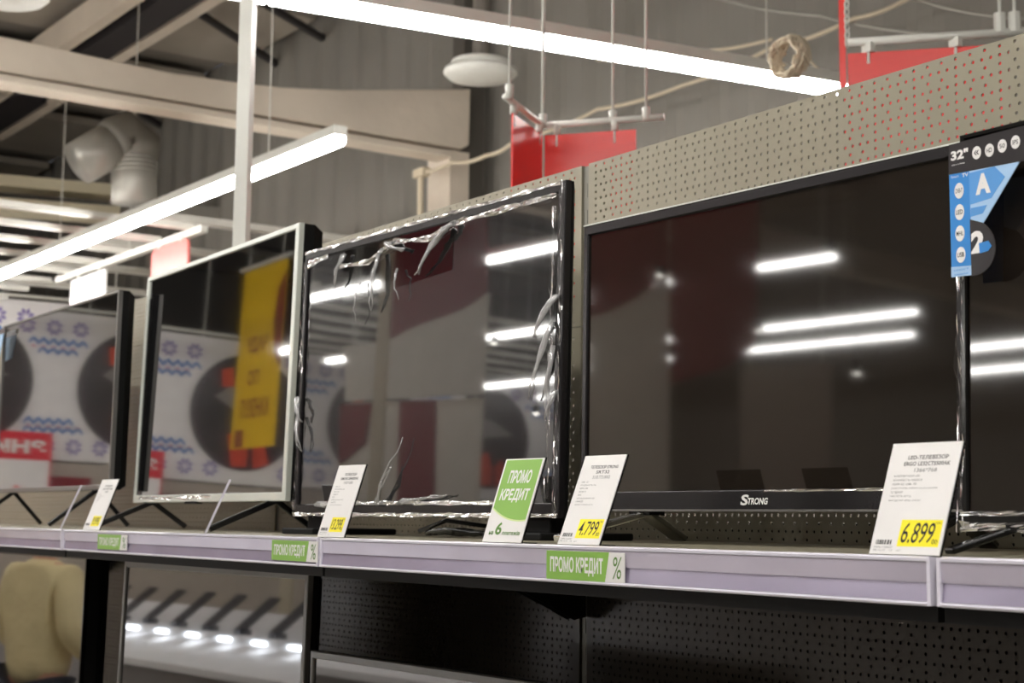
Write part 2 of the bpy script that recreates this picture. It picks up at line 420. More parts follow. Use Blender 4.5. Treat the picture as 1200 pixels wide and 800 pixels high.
_nt = FILM2.node_tree; _d = _nt.nodes.new('ShaderNodeBsdfDiffuse'); _d.inputs[0].default_value = (.8, .8, .8, 1); _m2 = _nt.nodes.new('ShaderNodeMixShader'); _m2.inputs[0].default_value = .22
_o = _nt.nodes['Material Output']; _src = _o.inputs['Surface'].links[0].from_socket; _nt.links.new(_src, _m2.inputs[1]); _nt.links.new(_d.outputs[0], _m2.inputs[2]); _nt.links.new(_m2.outputs[0], _o.inputs['Surface'])
for a in [(.17, h3-.03, -.03, -.06, .004, 1, 2), (.235, h3-.095, -.006, -.075, .0022, 2, 1), (.305, h3-.045, -.02, -.11, .004, 3, 2), (.33, h3-.03, .06, -.02, .005, 33, 3), (.375, h3-.08, .006, -.06, .0025, 4, 1), (.53, h3-.03, -.09, -.075, .004, 5, 3), (.55, h3-.025, -.05, -.03, .004, 51, 3),
          (w3-.02, .35, -.05, -.06, .004, 6, 3), (w3-.02, .31, -.055, -.12, .004, 7, 2), (w3-.016, .27, -.012, -.11, .005, 8, 2), (w3-.01, .20, -.02, -.05, .004, 9, 2),
          (.004, .24, .02, -.05, .004, 10, 2), (.008, .20, .02, -.07, .003, 11, 2),
          (.10, .022, .25, .004, .004, 12, 2), (.32, .02, .10, .12, .0025, 13, 1), (.33, .022, .05, .07, .003, 14, 2), (.40, .026, .16, .012, .003, 15, 2)]:
    shred(t3, F3, *a)
z0 = H+.004-ZS
for a, b_ in ((-.43, -.30), (.27, .43)):
    m = MB(); m.box((a, -.03, 0), (b_, .16, .012)); m.box((a+.03, .012, .010), (b_-.03, .05, z0+.01)); m.build('stand_foot', BLACKM, t3, bevel=.003)
# black television with lettering
STRONG_Z = H+.0153
t4, F4 = tv('television', 'wide black television with white brand lettering centred on its lower edge', -1.8735, 1.43, STRONG_Z, 2.8, .6, .698, .4405, ZS, (.0105, .0105, .0286, .0153), DARKBZ, SCR4, .05)
m = MB(); m.box((-.349, -.0035, .0460), (.349, .002, .0490)); 
o = m.build('lower_trim', GREYBZ, t4)
m = MB(); m.prism([(0, .4400), (.698, .4400), (.698, .4420), (0, .4420)], F4, -.012, .0008); o = m.build('top_highlight', SILV, t4); o['label'] = 'thin highlight painted along the upper edge'  # pale strip painting the lamp highlight on the upper edge
ws = .732
text('S', (.3355, .008, .349, .0225), F4, .0006, WHITE, t4, 'brand_lettering', .03, .25, 'white brand lettering')
text('TRONG', (.3485, .009, .385, .018), F4, .0006, WHITE, t4, 'brand_lettering', .03, .2)
z0 = STRONG_Z-ZS
for sx, mt in ((-.216, PEG2), (.335, BLACKG)):
    m = MB(); m.box((sx-.022, .0, z0-.006), (sx+.022, .03, z0+.001)); m.build('leg_mount', BLACKG, t4)
    b = MB(); b.bar((sx, .012, z0-.003), (sx-.03, -.13 if sx < 0 else -.06, .006), .022, .009); b.build('leg', CHROME if sx < 0 else BLACKG, t4, bevel=.002)
    b = MB(); b.bar((sx, .012, z0-.003), (sx-.045, .125, .006), .024, .009); b.build('leg', PEG2 if sx < 0 else BLACKG, t4, bevel=.002)
wrinkle(F4, [(.38, .0272), (.67, .0272)], .004, FILM, t4, 44, .001, .001)
# right edge television, wrapped, with feature card
t5, F5 = tv('television', 'rightmost television under the blue and black feature card, cut by the frame edge', -1.100, 1.36, H-.006, .2, 1.5, .732, .440, ZS, (.008, .008, .020, .006), BLACKG, SCR4, .045)
for k, (path, wd, am) in enumerate([([(.0, -.002), (.003, .43)], .012, .003), ([(.0, .018), (.7, .019)], .006, .003), ([(.0, .004), (.7, .004)], .012, .003)]):
    wrinkle(F5, path, wd, FILM, t5, 60+k, am, .001)
z0 = H-.006-ZS
for sx in (-.30, .30):
    leg_v(BLACKG, t5, (sx, .01, z0+.004), (sx-.01, -.09, .004), (sx+.02, .12, .004), .014, .007)
# lower row
t6, F6 = tv('television', 'lower television with grey frame mirroring a row of lit phones', -3.613, 1.36, H-.622, 3.5, 1.7, .86, .515, ZL, (.012, .014, .03, .014), GREYBZ, SCR1, .04, 'televisions on the lower shelf')
t7, F7 = tv('television', 'small lower television with grey frame, only its top edge in view', -2.662, 1.384, H-.665, 2.7, .5, .69, .415, ZL, (.010, .010, .02, .014), GREYBZ, SCR1, .04, 'televisions on the lower shelf')
t8, F8 = tv('television', 'lower left television with thick black side, mirroring a person in khaki jacket', -4.92, 1.36, H-.64, 2.0, 1., .96, .535, ZL, (.008, .008, .02, .008), BLACKG, SCR2, .07, 'televisions on the lower shelf')
for t, zb in ((t6, H-.622-ZL), (t7, H-.665-ZL), (t8, H-.64-ZL)):
    for sx in (-.25, .25): leg_v(BLACKG, t, (sx, .02, zb+.002), (sx-.02, -.10, .006), (sx+.02, .13, .006))
# black cable under the wrapped television
m = MB(); pts = []
for k in range(60):
    a = k/59*6*math.pi; pts.append((-2.30+.06*math.cos(a)+.001*k, 1.47+.045*math.sin(a), ZS+.008+.004*(k/59)+.003*math.sin(3*a)))
m.tube(pts, .004, 6); m.tube([(-2.36, 1.44, ZS+.010), (-2.30, 1.46, ZS+.03), (-2.22, 1.50, ZS+.02), (-2.12, 1.55, ZS+.006)], .004, 6)
tag(m.build('power_cord', BLACKG, None, smooth=True), 'coiled black power cord on the shelf under the film wrapped television', 'cord')
# ------------------------------------------------------------------ cards on the shelf
def card(x, rot, lean, w, h, label, group, y=1.190, face=None, name='price_card', back=False):
    rz = R_(rot); r = empty(name, (x+math.cos(rz)*w/2, y+math.sin(rz)*w/2, ZS), rz); tag(r, label, 'price card' if name == 'price_card' else 'sign', group)
    F = lean_frame(R_(lean), 0, .0015, -w/2)
    m = MB(); m.prism([(0, 0), (w, 0), (w, h), (0, h)], F, -.0012, 0); m.build('sheet', WHITE, r)
    m = MB(); m.prism([(-.001, -.001), (w+.001, -.001), (w+.001, h+.001), (-.001, h+.001)], F, -.0032, -.0013)
    m.box((-w/2, 0.003, 0), (w/2, .028, .0015)); m.build('acrylic_holder', ACR, r)
    return r, F
def price_art(r, F, w, h, title, lines, price, cents='00', psc=.58, ph=.21):
    n = len(title)
    y = h*.885
    for k, s in enumerate(title):
        ww = w*(.16+.032*len(s)) if k < n-1 else w*(.16+.02*len(s)); ww = min(ww, w*.66)
        text(s, (w*.56-ww/2, y-h*.036, w*.56+ww/2, y), F, .0002, BLK if k < n-1 else GREYI, r, 'title', .012 if k < n-1 else 0)
        y -= h*.058
    y -= h*.004
    for s in lines:
        ww = w*.022*len(s)
        text(s, (w*.12, y-h*.020, w*.12+ww, y), F, .0002, GREYI, r, 'specification_line')
        y -= h*.0365
    px0, px1, py0, py1 = w*.38, w*.38+w*psc, h*.07, h*.07+h*ph
    o = poly([(px0, py0), (px1, py0), (px1, py1), (px0, py1)], F, .0001, YEL, r, 'price_field', .0001, 'yellow price field')
    text(price, (px0+w*.03, py0+h*.03, px0+w*psc*.82, py1-h*.025), F, .0004, BLK, r, 'price', .004, .12, 'black price digits')
    text(cents, (px1-w*.10, py0+h*.025, px1-w*.02, py0+h*.065), F, .0004, BLK, r, 'cents')
    text('ГРН', (px1-w*.09, py1-h*.04, px1-w*.015, py1-h*.018), F, .0004, BLK, r, 'currency')
    rnd = random.Random(len(price)+int(w*1e4)); m = MB(); x = w*.07
    while x < w*.30:
        ww = rnd.choice([.004, .008, .012])*w*1.4; m.prism([(x, h*.085), (x+ww, h*.085), (x+ww, h*.125), (x, h*.125)], F, .0001, .0003); x += ww+rnd.choice([.006, .01])*w*1.6
    m.build('barcode', BLK, r)
    text('47896 11300527', (w*.05, h*.052, w*.32, h*.068), F, .0002, GREYI, r, 'barcode_digits')
    text('08.12.15    12    шт.', (w*.05, h*.028, w*.46, h*.042), F, .0002, GREYI, r, 'date_line')
SPEC1 = ['КОМПЛЕКТАЦІЯ: LED', 'ЯСКРАВІСТЬ, КД/КВ.М', 'HDMI X2, USB, ТВ', 'ДІАГОНАЛЬ, ЕКРАН: 32 (81) ДЮЙМ', 'Т2 ТЮНЕР', 'ЧАСТОТА: 50 ГЦ', 'ВИХІДНИЙ ЗВУК: 2Х8 ВТ']
SPEC2 = ['LED, 32"', 'РОЗДІЛЬНІСТЬ 1366', 'HDMI, USB', 'ТЮНЕР Т2', 'ЗВУК', 'КРАЇНА ВИРОБНИК: КНР', 'ГАРАНТІЯ', 'КОЛІР: ЧОРНИЙ, 50 ГЦ']
W6, H6 = .0885, .1235
G = 'price cards leaning on the rail of the upper shelf'
c1, FC = card(-1.0785, 0, 19.5, W6, .1185, 'white price card with yellow 6.899 field, in front of the rightmost television', G)
price_art(c1, FC, W6, .1185, ['LED-ТЕЛЕВІЗОР', 'ERGO LE32CT5500AK', '1366*768'], SPEC1, '6.899', ph=.235)
c2, FC = card(-1.607, 1.5, 22.0, .083, H6, 'white price card with yellow 4.799 field, left of the black television', G)
price_art(c2, FC, .083, H6, ['ТЕЛЕВІЗОР STRONG', 'SRT32', '31/0.773.0002'], SPEC2, '4.799', ph=.21)
c3, FC = card(-2.27, 1.2, 18.2, .086, H6, 'white price card with yellow 13.299 field, at the film wrapped television', G)
price_art(c3, FC, .086, H6, ['ТЕЛЕВІЗОР', 'SAMSUNG UE40H5003AK', '1920*1080'], SPEC2, '13.299', psc=.5, ph=.2)
c4, FC = card(-3.392, .8, 20.3, .098, .119, 'small distant price card leaning at the far left television, glare on it', G)
price_art(c4, FC, .098, .119, ['ТЕЛЕВІЗОР', 'LED 1920*1080', '40'], SPEC2[:5], '9.999', psc=.5, ph=.2)
pc, FC = card(-1.782, 1.5, 19.2, .089, .1215, 'green and white instalment credit card standing left of the 4.799 price card', None, name='promo_card')
w, h = .089, .1215
top = [(w*.04, h*.985), (w*.96, h*.985), (w*.96, h*.27)]+[(w*(.96-.92*t), h*(.27+.02*math.sin(t*3.1)*-1+.14*t*t)) for t in [k/12 for k in range(1, 13)]]
poly(top[::-1], FC, .0001, GRN, pc, 'green_field', .0001, 'green field with curved foot')
m = MB(); P = [(w*(.96-.92*t), h*(.262-.02*math.sin(t*3.1)+.14*t*t)) for t in [k/12 for k in range(13)]]
for a, b_ in zip(P[:-1], P[1:]): m.prism([(a[0], a[1]-.0012), (b_[0], b_[1]-.0012), (b_[0], b_[1]+.0008), (a[0], a[1]+.0008)], FC, .0002, .0004)
m.build('curved_line', GRND, pc)
text('ПРОМО', (w*.22, h*.70, w*.80, h*.86), FC, .0004, WHITE, pc, 'lettering', .03, .03)
text('КРЕДИТ', (w*.13, h*.47, w*.86, h*.635), FC, .0004, WHITE, pc, 'lettering', .03, .03)
text('на', (w*.12, h*.085, w*.23, h*.13), FC, .0004, GRNT, pc, 'lettering', .02)
text('6', (w*.27, h*.085, w*.43, h*.235), FC, .0004, GRNT, pc, 'numeral', .03)
text('платежів', (w*.47, h*.085, w*.92, h*.135), FC, .0004, GRNT, pc, 'lettering', .02)
# two cards seen on edge
for px, py0, tx, ty, lab in ((241, 619, 269, 554, 'clear acrylic card holder seen edge on, before the silver framed television'), (71, 616, 96, 565, 'clear acrylic card holder seen edge on, before the far left television')):
    b = atZ(px, py0, -.031); b.y = max(b.y, 1.2); p = atY(px, py0-3, 1.26)
    d = Vector((p.x, p.y)).normalized(); ang = math.atan2(d.y, d.x)
    r = empty('card_holder', (p.x, p.y, ZS), ang); tag(r, lab, 'card holder', 'card holders seen on edge')
    F = lean_frame(R_(-23), 0, .0, -.04)
    m = MB(); m.prism([(0, 0), (.08, 0), (.08, .115), (0, .115)], F, -.0022, .0022); m.build('holder_panel', RAILE, r)
    m = MB(); m.box((-.04, -.04, 0), (.04, 0, .002)); m.build('foot', ACR, r)
# tags on the rail
def rail_tag(x, z0, z1, w, label):
    r = empty('rail_tag', (x+w/2, 1.1745, z0)); tag(r, label, 'tag', 'green credit tags on the shelf rail')
    h = z1-z0; F = lambda u, v, d: Vector((u-w/2, -d, v))
    m = MB(); m.prism([(0, 0), (w, 0), (w, h), (0, h)], F, -.0015, 0); m.build('strip', WHITE, r)
    poly([(0, 0), (w*.765, 0), (w*.815, h), (0, h)], F, .0001, GRN, r, 'green_field', .0001)
    text('ПРОМО КРЕДИТ', (w*.05, h*.16, w*.74, h*.80), F, .0003, WHITE, r, 'lettering', .032)
    text('%', (w*.85, h*.12, w*.96, h*.86), F, .0003, GRNT, r, 'percent_sign', .0, .12)
rail_tag(-1.609, H-.0735, H-.0375, .158, 'largest green promo credit tag with percent sign, below the 4.799 card')
rail_tag(-2.404, H-.0705, H-.0370, .166, 'green promo credit tag at the rail joint, below the silver framed television')
rail_tag(-3.250, H-.0695, H-.0380, .170, 'small distant green promo credit tag, nearest the far left television')
# feature card over the right television's corner
YC = 1.345
fc = empty('feature_card', atY(1150, 240, YC)); tag(fc, 'blue and black feature card marked 32 inch hung over the rightmost television corner', 'card')
gi = inv(fc)
O = atY(1112, 325, YC)
def FF(u, v, d):             # u,v metres on the card plane
    return gi(Vector((O.x+u, YC-d, O.z+v)))
def P2(px, py):
    q = atY(px, py, YC); return (q.x-O.x, q.z-O.z)
def pp(L): return [P2(*p) for p in L]
DKB = mat('card black print', (30, 25, 28), .3); CB = mat('card blue print', (45, 130, 205), .35, noise=(8, .0)); CB2 = mat('card mid blue print', (85, 150, 215), .35, noise=(8, .0)); CL = mat('card pale blue print', (165, 200, 235), .35, noise=(8, 0.))
hd = pp([(1112, 170), (1240, 137), (1240, 178), (1207, 187), (1112, 205)])
cir = pp([(1139+28*math.cos(a), 290+33*math.sin(a)) for a in [R_(t) for t in range(-62, 95, 12)]])
m = MB(); m.prism(hd, FF, -.0008, .0006); o = m.build('header', DKB, fc); o['label'] = 'black header strip'
cb = pp([(1112.5, 205), (1136, 200), (1140, 322), (1115.5, 325)])
m = MB(); m.prism(cb, FF, -.0008, .0004); m.build('side_column', CB, fc)
tri = pp([(1136, 200), (1200, 181), (1152, 262), (1138, 262)])
m = MB(); m.prism(tri, FF, -.0008, .0004); m.build('class_field', CL, fc)
tri2 = pp([(1136, 203), (1166, 195), (1178, 207), (1162, 232), (1137, 240)])
m = MB(); m.prism(tri2, FF, .0004, .0007); m.build('class_arrow', CB2, fc)
m = MB(); m.prism(pp([(1138, 244), (1157, 240), (1152, 250), (1138, 254)]), FF, .0004, .0007); m.build('class_line', CB2, fc)
m = MB(); m.prism(pp([(1137, 257), (1139, 322)][::-1])+cir, FF, -.0008, .0008); o = m.build('round_badge', DKB, fc)
def tx(s, a, b, F, d, mt, nm, bold=.03):   # text between two pixel corners (bottom-left, top-right)
    u0, v0 = P2(*a); u1, v1 = P2(*b)
    sl = (P2(1200, 181)[1]-P2(1136, 200)[1])*0
    return text(s, (u0, v0, u1, v1), F, d, mt, fc, nm, bold)
tx('32"', (1115, 189), (1135, 173), FF, .0009, WHITE, 'size_lettering', .04)
tx('(81CM)', (1116, 195), (1131, 190), FF, .0009, WHITE, 'size_lettering', .02)
tx('A', (1144, 229), (1161, 201), FF, .0010, WHITE, 'class_letter', .06)
tx('2', (1139, 298), (1154, 269), FF, .0011, WHITE, 'numeral', .05)
m = MB(); m.prism(pp([(1148, 285), (1159, 282), (1163, 288), (1159, 294), (1149, 297)]), FF, .0012, .0014); m.build('badge_arrow', CB, fc)
tx('Smart', (1115, 209.5), (1124, 204.5), FF, .0007, WHITE, 'small_lettering', .0); tx('TV', (1128, 208), (1135, 202), FF, .0007, WHITE, 'small_lettering', .02)
for k, (px, py, s) in enumerate([(1145, 179, '«'), (1160, 176, 'HD'), (1175, 171, '50'), (1190.5, 166.5, 'IPS')]):
    c = P2(px, py); m = MB(); m.prism(circ(c[0], c[1], .0058, .0072, 20), FF, .0006, .0009); o = m.build('round_icon', WHITE, fc)
    text(s, (c[0]-.0035, c[1]-.0025, c[0]+.0035, c[1]+.0025), FF, .0011, DKB, fc, 'icon_mark', .01)
for k, (px, py, s) in enumerate([(1124.5, 223.5, 'DVB-T'), (1125, 248.5, 'LED'), (1125.5, 273.5, 'MHL'), (1126.5, 298.5, 'USB')]):
    c = P2(px, py); m = MB(); m.prism(circ(c[0], c[1], .0062, .0088, 20), FF, .0006, .0009); o = m.build('round_icon', WHITE, fc)
    text(s, (c[0]-.0045, c[1]-.0025, c[0]+.0045, c[1]+.0025), FF, .0011, BLK, fc, 'icon_mark', .01)
m = MB(); m.prism(pp([(1115, 313), (1139.5, 311), (1140, 322), (1115.5, 325)]), FF, .0004, .0007); m.build('model_field', CL, fc)
tx('LE32CT', (1119, 318), (1136, 313.5), FF, .0009, CB, 'small_lettering', .01); tx('5500AK', (1119, 323), (1136, 319), FF, .0009, CB, 'small_lettering', .01)
# small card on the far left television
q = atY(0, 395, 1.43)
sc_ = empty('feature_card', q); tag(sc_, 'pale blue feature card hung on the far left television, cut by the frame edge', 'card')
gq = inv(sc_)
def F9(u, v, d): return gq(Vector((q.x+u, 1.435-d, q.z+v)))
for nm, pts, mt in (('header', [(-.1, .028), (.038, .028), (.036, .012), (-.1, .008)], CHROME), ('class_field', [(-.1, .008), (.022, .010), (-.012, -.062), (-.1, -.07)], CL)):
    m = MB(); m.prism(pts, F9, -.0008, .0006); m.build(nm, mt, sc_)
# ------------------------------------------------------------------ the hall
X0, X1, Y0, Y1, ZC = -24., 6., -12.5, 6.1, H+4.5
def struct(name, a, b, m):
    k = MB(); k.box(a, b); return tag(k.build(name, m, None), kind='structure')
struct('floor', (X0, Y0, -.1), (X1, Y1, 0), FLOORM)
struct('ceiling', (X0, Y0, ZC), (X1, Y1, ZC+.1), CEIL)
struct('wall_left', (X0-.2, Y0, 0), (X0, Y1, ZC), WALLM)
struct('wall_right', (X1, Y0, 0), (X1+.2, Y1, ZC), WALLM)
struct('wall_front', (X0, Y0-.2, 0), (X1, Y0, ZC), WALLM)
k = MB(); n = 150; vs = []        # trapezoid sheet wall
for i in range(n+1):
    x = X0+(X1-X0)*i/n
    vs += [(x-.035, Y1+(0 if i % 2 else .03)), (x+.035, Y1+(0 if i % 2 else .03))]
b = len(vs)
k.add([(x, y, 0) for x, y in vs]+[(x, y, ZC) for x, y in vs], [(i, i+1, b+i+1, b+i) for i in range(b-1)])
tag(k.build('wall_back', WALLM), kind='structure')
# roof beam across the hall (deeper where it meets its column)
TOP = [atX(px, py, -9.) for px, py in ((552, 104), (400, 105), (330, 102), (270, 95), (200, 85), (130, 70), (0, 42))]
k = MB(); P = [(Y0, H+2.56), (5.80, H+2.62), (5.86, H+2.66)]+[(v.y, v.z) for v in TOP]+[(Y0, H+2.82)]
k.prism(P, lambda a, b_, d: Vector((d, a, b_)), -9.16, -9.0)
k.box((-9.17, Y0, H+2.54), (-8.975, 5.7, H+2.59))
o = k.build('beam', CONC, bevel=.01); tag(o, kind='structure')
q = atX(540, 200, -9.0)
struct('column', (-9.3, 5.70, 0), (-9.0, 5.86, H+2.60), CONC)
struct('pillar', (-9.25, 5.87, 0), (-9.1, 6.05, ZC), mat('dark column steel', (92, 88, 82), .5))
# sloped light roof slabs and dark purlins seen above the beam
def zline(name, m, a, b_, z, w, h, label, cat='roof beam', group='roof steels under the ceiling', y=None):
    p, q_ = atZ(*a, z), atZ(*b_, z)
    k = MB(); k.bar(p, q_, w, h); c = (p+q_)/2
    o = k.build(name, m, None, loc=c); tag(o, label, cat, group); return o
def ibeam(name, a, b_, z, w, h, label, ext=0.):
    p, q_ = atZ(*a, z), atZ(*b_, z); d = (q_-p).normalized(); p -= d*ext; q_ += d*ext
    r = empty(name, (p+q_)/2); tag(r, label, 'roof beam', 'roof steels under the ceiling'); g = inv(r)
    sd = d.cross(Vector((0, 0, 1))).normalized()
    k = MB(); k.bar(g(p), g(q_), w*.5, h); k.build('web', STEELD, r)
    for s in (-1, 1):
        k = MB(); k.bar(g(p+sd*s*w*.5), g(q_+sd*s*w*.5), w*.22, h*.8); k.build('flange', CONC, r)
ibeam('roof_beam', (94, 58), (190, -6), 4.1, .50, .3, 'dark steel beam with pale flanges slanting up at the upper left, above the concrete beam', 1.5)
ibeam('roof_beam', (-20, 140), (28, 108), 4.1, .5, .3, 'dark steel beam with pale flanges at the left frame edge, below the concrete beam', .3)
for a, b_, lab in (((210, 0), (410, 131), 'thin dark roof rod running down right behind the white post'), ((300, -2), (470, 100), 'thin dark roof rod right of the white post, under the upper lamp'),
                   ((155, 126), (246, 184), 'thin dark roof rod below the concrete beam, right of the round duct')):
    zline('roof_rod', STEELD, a, b_, 4.2, .05, .05, lab)
k = MB()
for i in range(12):
    x = X0+1+i*2.4; k.box((x, -12.4, ZC-.16), (x+1.7, 6.0, ZC-.08))
tag(k.build('trim_1', mat('roof slab underside', (168, 160, 148), .8, noise=(1, .12))), kind='structure')
# ducts at the upper left
q0, q1, q2, q3 = atX(92, 192, -11), atX(138, 165, -11), atX(157, 168, -11), atX(157, 238, -11)
r = empty('ventilation_duct', q2); tag(r, 'round galvanised duct with elbow, at the upper left below the concrete beam', 'duct'); g = inv(r)
k = MB(); k.tube([g(q0), g(q0.lerp(q1, .5)), g(q0.lerp(q1, .85))], .165, 20); k.build('duct_pipe', DUCT, r, smooth=True)
k = MB(); k.tube([g(q0.lerp(q1, .82)), g(q1+Vector((0, 0, -.0))), g(atX(148, 159, -11)), g(q2+Vector((0, .02, 0))), g(q2.lerp(q3, .25))], [.175, .19, .19, .19, .18], 20); k.build('elbow', mat('dull duct elbow', (128, 124, 116), .6, .3), r, smooth=True)
k = MB(); k.tube([g(q2.lerp(q3, .2)), g(q3)], .17, 20)
for t in (.25, .32, .39, .46): k.tube([g(q2.lerp(q3, t)), g(q2.lerp(q3, t+.03))], .178, 20)
k.build('duct_pipe', DUCT, r, smooth=True)
k = MB(); a, b_ = atX(-30, 212, -14), atX(134, 226, -14); k.bar(a, b_, .35, .10); k.bar(a-Vector((0, 0, .22)), b_-Vector((0, 0, .22)), .35, .12)
tag(k.build('cable_tray', mat('cream duct paint', (205, 196, 170), .5), None, loc=(a+b_)/2), 'cream double cable tray at the left edge, level with the round duct', 'cable tray')
k = MB(); a, b_ = atX(165, 247, -14), atX(420, 262, -14); k.bar(a, b_, .3, .12)
tag(k.build('cable_tray', DUCT, None, loc=(a+b_)/2), 'grey cable tray passing behind the white post', 'cable tray')
# ceiling grid: long rail and rungs
def hang_rods(r, g, pts):
    for p in pts:
        k = MB(); k.tube([g(p), g(Vector((p.x, p.y, ZC)))], .005, 5); k.build('hanger_rod', GRID, r)
gr = empty('hanging_grid', (-11, 3.6, H+1.9)); tag(gr, 'white suspended ladder shaped ceiling grid behind the left lamp row', 'ceiling grid'); g = inv(gr)
a, b_ = Vector((-12.9, 4.22, H+2.0)), Vector((-9.9, 4.25, H+2.0))
k = MB(); k.bar(g(a), g(b_), .05, .05); k.build('rail', GRID, gr)
for i in range(8):
    x = -10.1-.62*i
    k = MB(); k.bar(g(Vector((x, 1.0, H+2.04))), g(Vector((x, 4.25, H+2.04))), .075, .04); k.build('rung', GRID, gr)
for i in range(4):
    x = -10.35-1.24*i
    k = MB(); k.bar(g(Vector((x, 4.0, H+2.14))), g(Vector((x, 6.0, H+2.14))), .10, .05); k.build('rung', GRID, gr)
k = MB(); k.bar(g(Vector((-9.8, 1.9, H+2.08))), g(Vector((-14.6, 3.4, H+2.08))), .05, .03); k.build('diagonal_brace', GRID, gr)
hang_rods(gr, g, [a, Vector((-11.3, 4.24, H+2.0)), Vector((-14, 2, H+2.1))])
gr = empty('hanging_grid', (-12, -3.5, H+2.05)); tag(gr, 'white ceiling grid across the aisle, mirrored in the silver framed television', 'ceiling grid'); g = inv(gr)
for i in range(6):
    x = -11.3-.6*i
    k = MB(); k.bar(g(Vector((x, -8.5, H+2.1))), g(Vector((x, -3.3, H+2.1))), .09, .04); k.build('rung', GRID, gr)
for y in (-3.35, -6.2):
    k = MB(); k.bar(g(Vector((-14.6, y, H+2.145))), g(Vector((-11.2, y, H+2.145))), .05, .05); k.build('rail', GRID, gr)
hang_rods(gr, g, [Vector((-11.3, -3.35, H+2.1)), Vector((-14.3, -6.2, H+2.1))])
# fluorescent rows
def lamp_row(p, q_, label, n, group='fluorescent lamp rows under the roof', rods=True, rad=.022):
    p, q_ = Vector(p), Vector(q_); r = empty('fluorescent_lamp', (p+q_)/2); tag(r, label, 'ceiling lamp', group); g = inv(r)
    up = Vector((0, 0, 1)); d = (q_-p)
    k = MB(); k.bar(g(p+up*.045), g(q_+up*.045), .075, .05); k.build('housing', WHITEP, r)
    for i in range(n):
        a = p+d*((i+.012)/n); b_ = p+d*((i+.988)/n)
        k = MB(); k.tube([g(a), g(b_)], rad, 10); k.build('tube', LAMP, r, smooth=False)
    if rods:
        for t in (.1, .9):
            s = p+d*t; k = MB(); k.tube([g(s+up*.06), g(Vector((s.x, s.y, ZC)))], .004, 5); k.build('hanger_rod', GRID, r)
zl = H+1.9
lamp_row((-6.72, 3.6, zl), (-14.8, 3.52, zl), 'bright fluorescent row descending to the left edge behind the white post', 10, rad=.036)
lamp_row((-5.25, .6, zl), (-4.60, 5.0, zl), 'bright fluorescent row along the top, reaching the perforated panel at the right', 5, rad=.034)
lamp_row((-7.4, -2.95, zl), (-14.0, -2.95, zl), 'fluorescent row mirrored at the top of the film wrapped television', 7)
lamp_row((-6.45, -5.1, zl), (-14.0, -5.1, zl), 'fluorescent row mirrored halfway down the film wrapped television', 8)
lamp_row((-7.45, -7.45, zl), (-14.8, -7.45, zl), 'fluorescent row mirrored below the middle of the black television', 8)
lamp_row((-8.25, -8.55, zl), (-14.8, -8.55, zl), 'farthest fluorescent row, mirrored lowest in the televisions', 7)
lamp_row((-1.6, -.9, zl+.5), (3.4, -.9, zl+.5), 'unseen fluorescent row over the aisle behind the camera', 5)  # unseen row, put in to help light the room
lamp_row((2.5, .15, zl), (-14.5, .15, zl), 'added unseen fluorescent row over the aisle, lighting the television fronts', 17, rad=.034)  # unseen row added to light the boards, cards and television fronts
lamp_row((1.0, 1.2, zl+1.), (1.0, -5.8, zl+1.), 'unseen fluorescent row right of the camera over the aisle', 7)  # unseen row beside the camera, put in for its light
lamp_row((-3.6, -2.4, zl+.7), (-3.6, -8.0, zl+.7), 'unseen fluorescent row across the aisle behind the camera', 6)  # out of view, put in for more light in the room
# white post
a = atX(287, 140, -4.5)
k = MB(); k.bar((a.x, a.y, 0), (a.x, a.y, ZC), .043, .043); tag(k.build('support_post', WHITEP, None, loc=(a.x, a.y, 0)), 'slim white square post standing behind the silver framed television', 'post')
# round ceiling diffusers
for px, py, lab in ((563, 88, 'round white ceiling vent disc left of the hanging rods'), (6, -4, 'round white ceiling vent disc cut by the upper left corner')):
    c = atZ(px, py, 2.6); rr = .215
    k = MB(); k.lathe([(rr*.35, .085), (rr*.8, .08), (rr*.82, .055), (rr*.6, .05), (rr*.6, .03), (rr, .03), (rr*1.02, .01), (rr*.9, -.015), (rr*.3, -.02)], (0, 0, 0), 36)
    o = k.build('ceiling_vent', WHITEP, None, smooth=True); o.location = c; tag(o, lab, 'vent', 'round ceiling vents')
    k = MB(); k.tube([(0, 0, .1), (0, 0, ZC-c.z)], .05, 14); o2 = k.build('vent_pipe', mat('vent pipe grey', (120, 114, 106), .6), o)
# hanging red boards in white corner frames
ZF = 1.30
r = empty('hanging_sign', atZ(635, 146, ZF)); tag(r, 'red corner board on white rails, hanging left of the perforated panel top', 'sign', 'red hanging boards'); g = inv(r)
A, B, C = atZ(592, 113, ZF), atZ(636, 147, ZF), atZ(778, 137, ZF)
for a, b_ in ((A, B), (B, C)):
    k = MB(); k.tube([g(a), g(b_)], .011, 10); k.build('rail', WHITEP, r, smooth=True)
for px, py, s in ((597, 108, A), (636, 142, B), (757, 134, C), (718, 138, None)):
    p = atZ(px, py+4, ZF)
    k = MB(); k.tube([g(p), g(Vector((p.x, p.y, ZC)))], .0045 if px != 636 else .006, 6); k.build('hanger_rod', WHITEP, r, smooth=True)
    k = MB(); k.tube([g(p-Vector((0, 0, .01))), g(p+Vector((0, 0, .035)))], .013, 8); k.build('clip', WHITEP, r, smooth=True)
def board(r, g, a, b_, top, hgt, m, nm='board', th=.006):
    a, b_ = Vector(a), Vector(b_); k = MB(); mid = Vector((0, 0, -top-hgt/2)); k.bar(g(a+mid), g(b_+mid), th, hgt); return k.build(nm, m, r)
def toward(a, b_, t): return a+(b_-a)*t
board(r, g, toward(B, A, .82), toward(B, A, .02), .035, .55, RED)
board(r, g, toward(B, C, .02), toward(B, C, .775), .035, .55, RED)
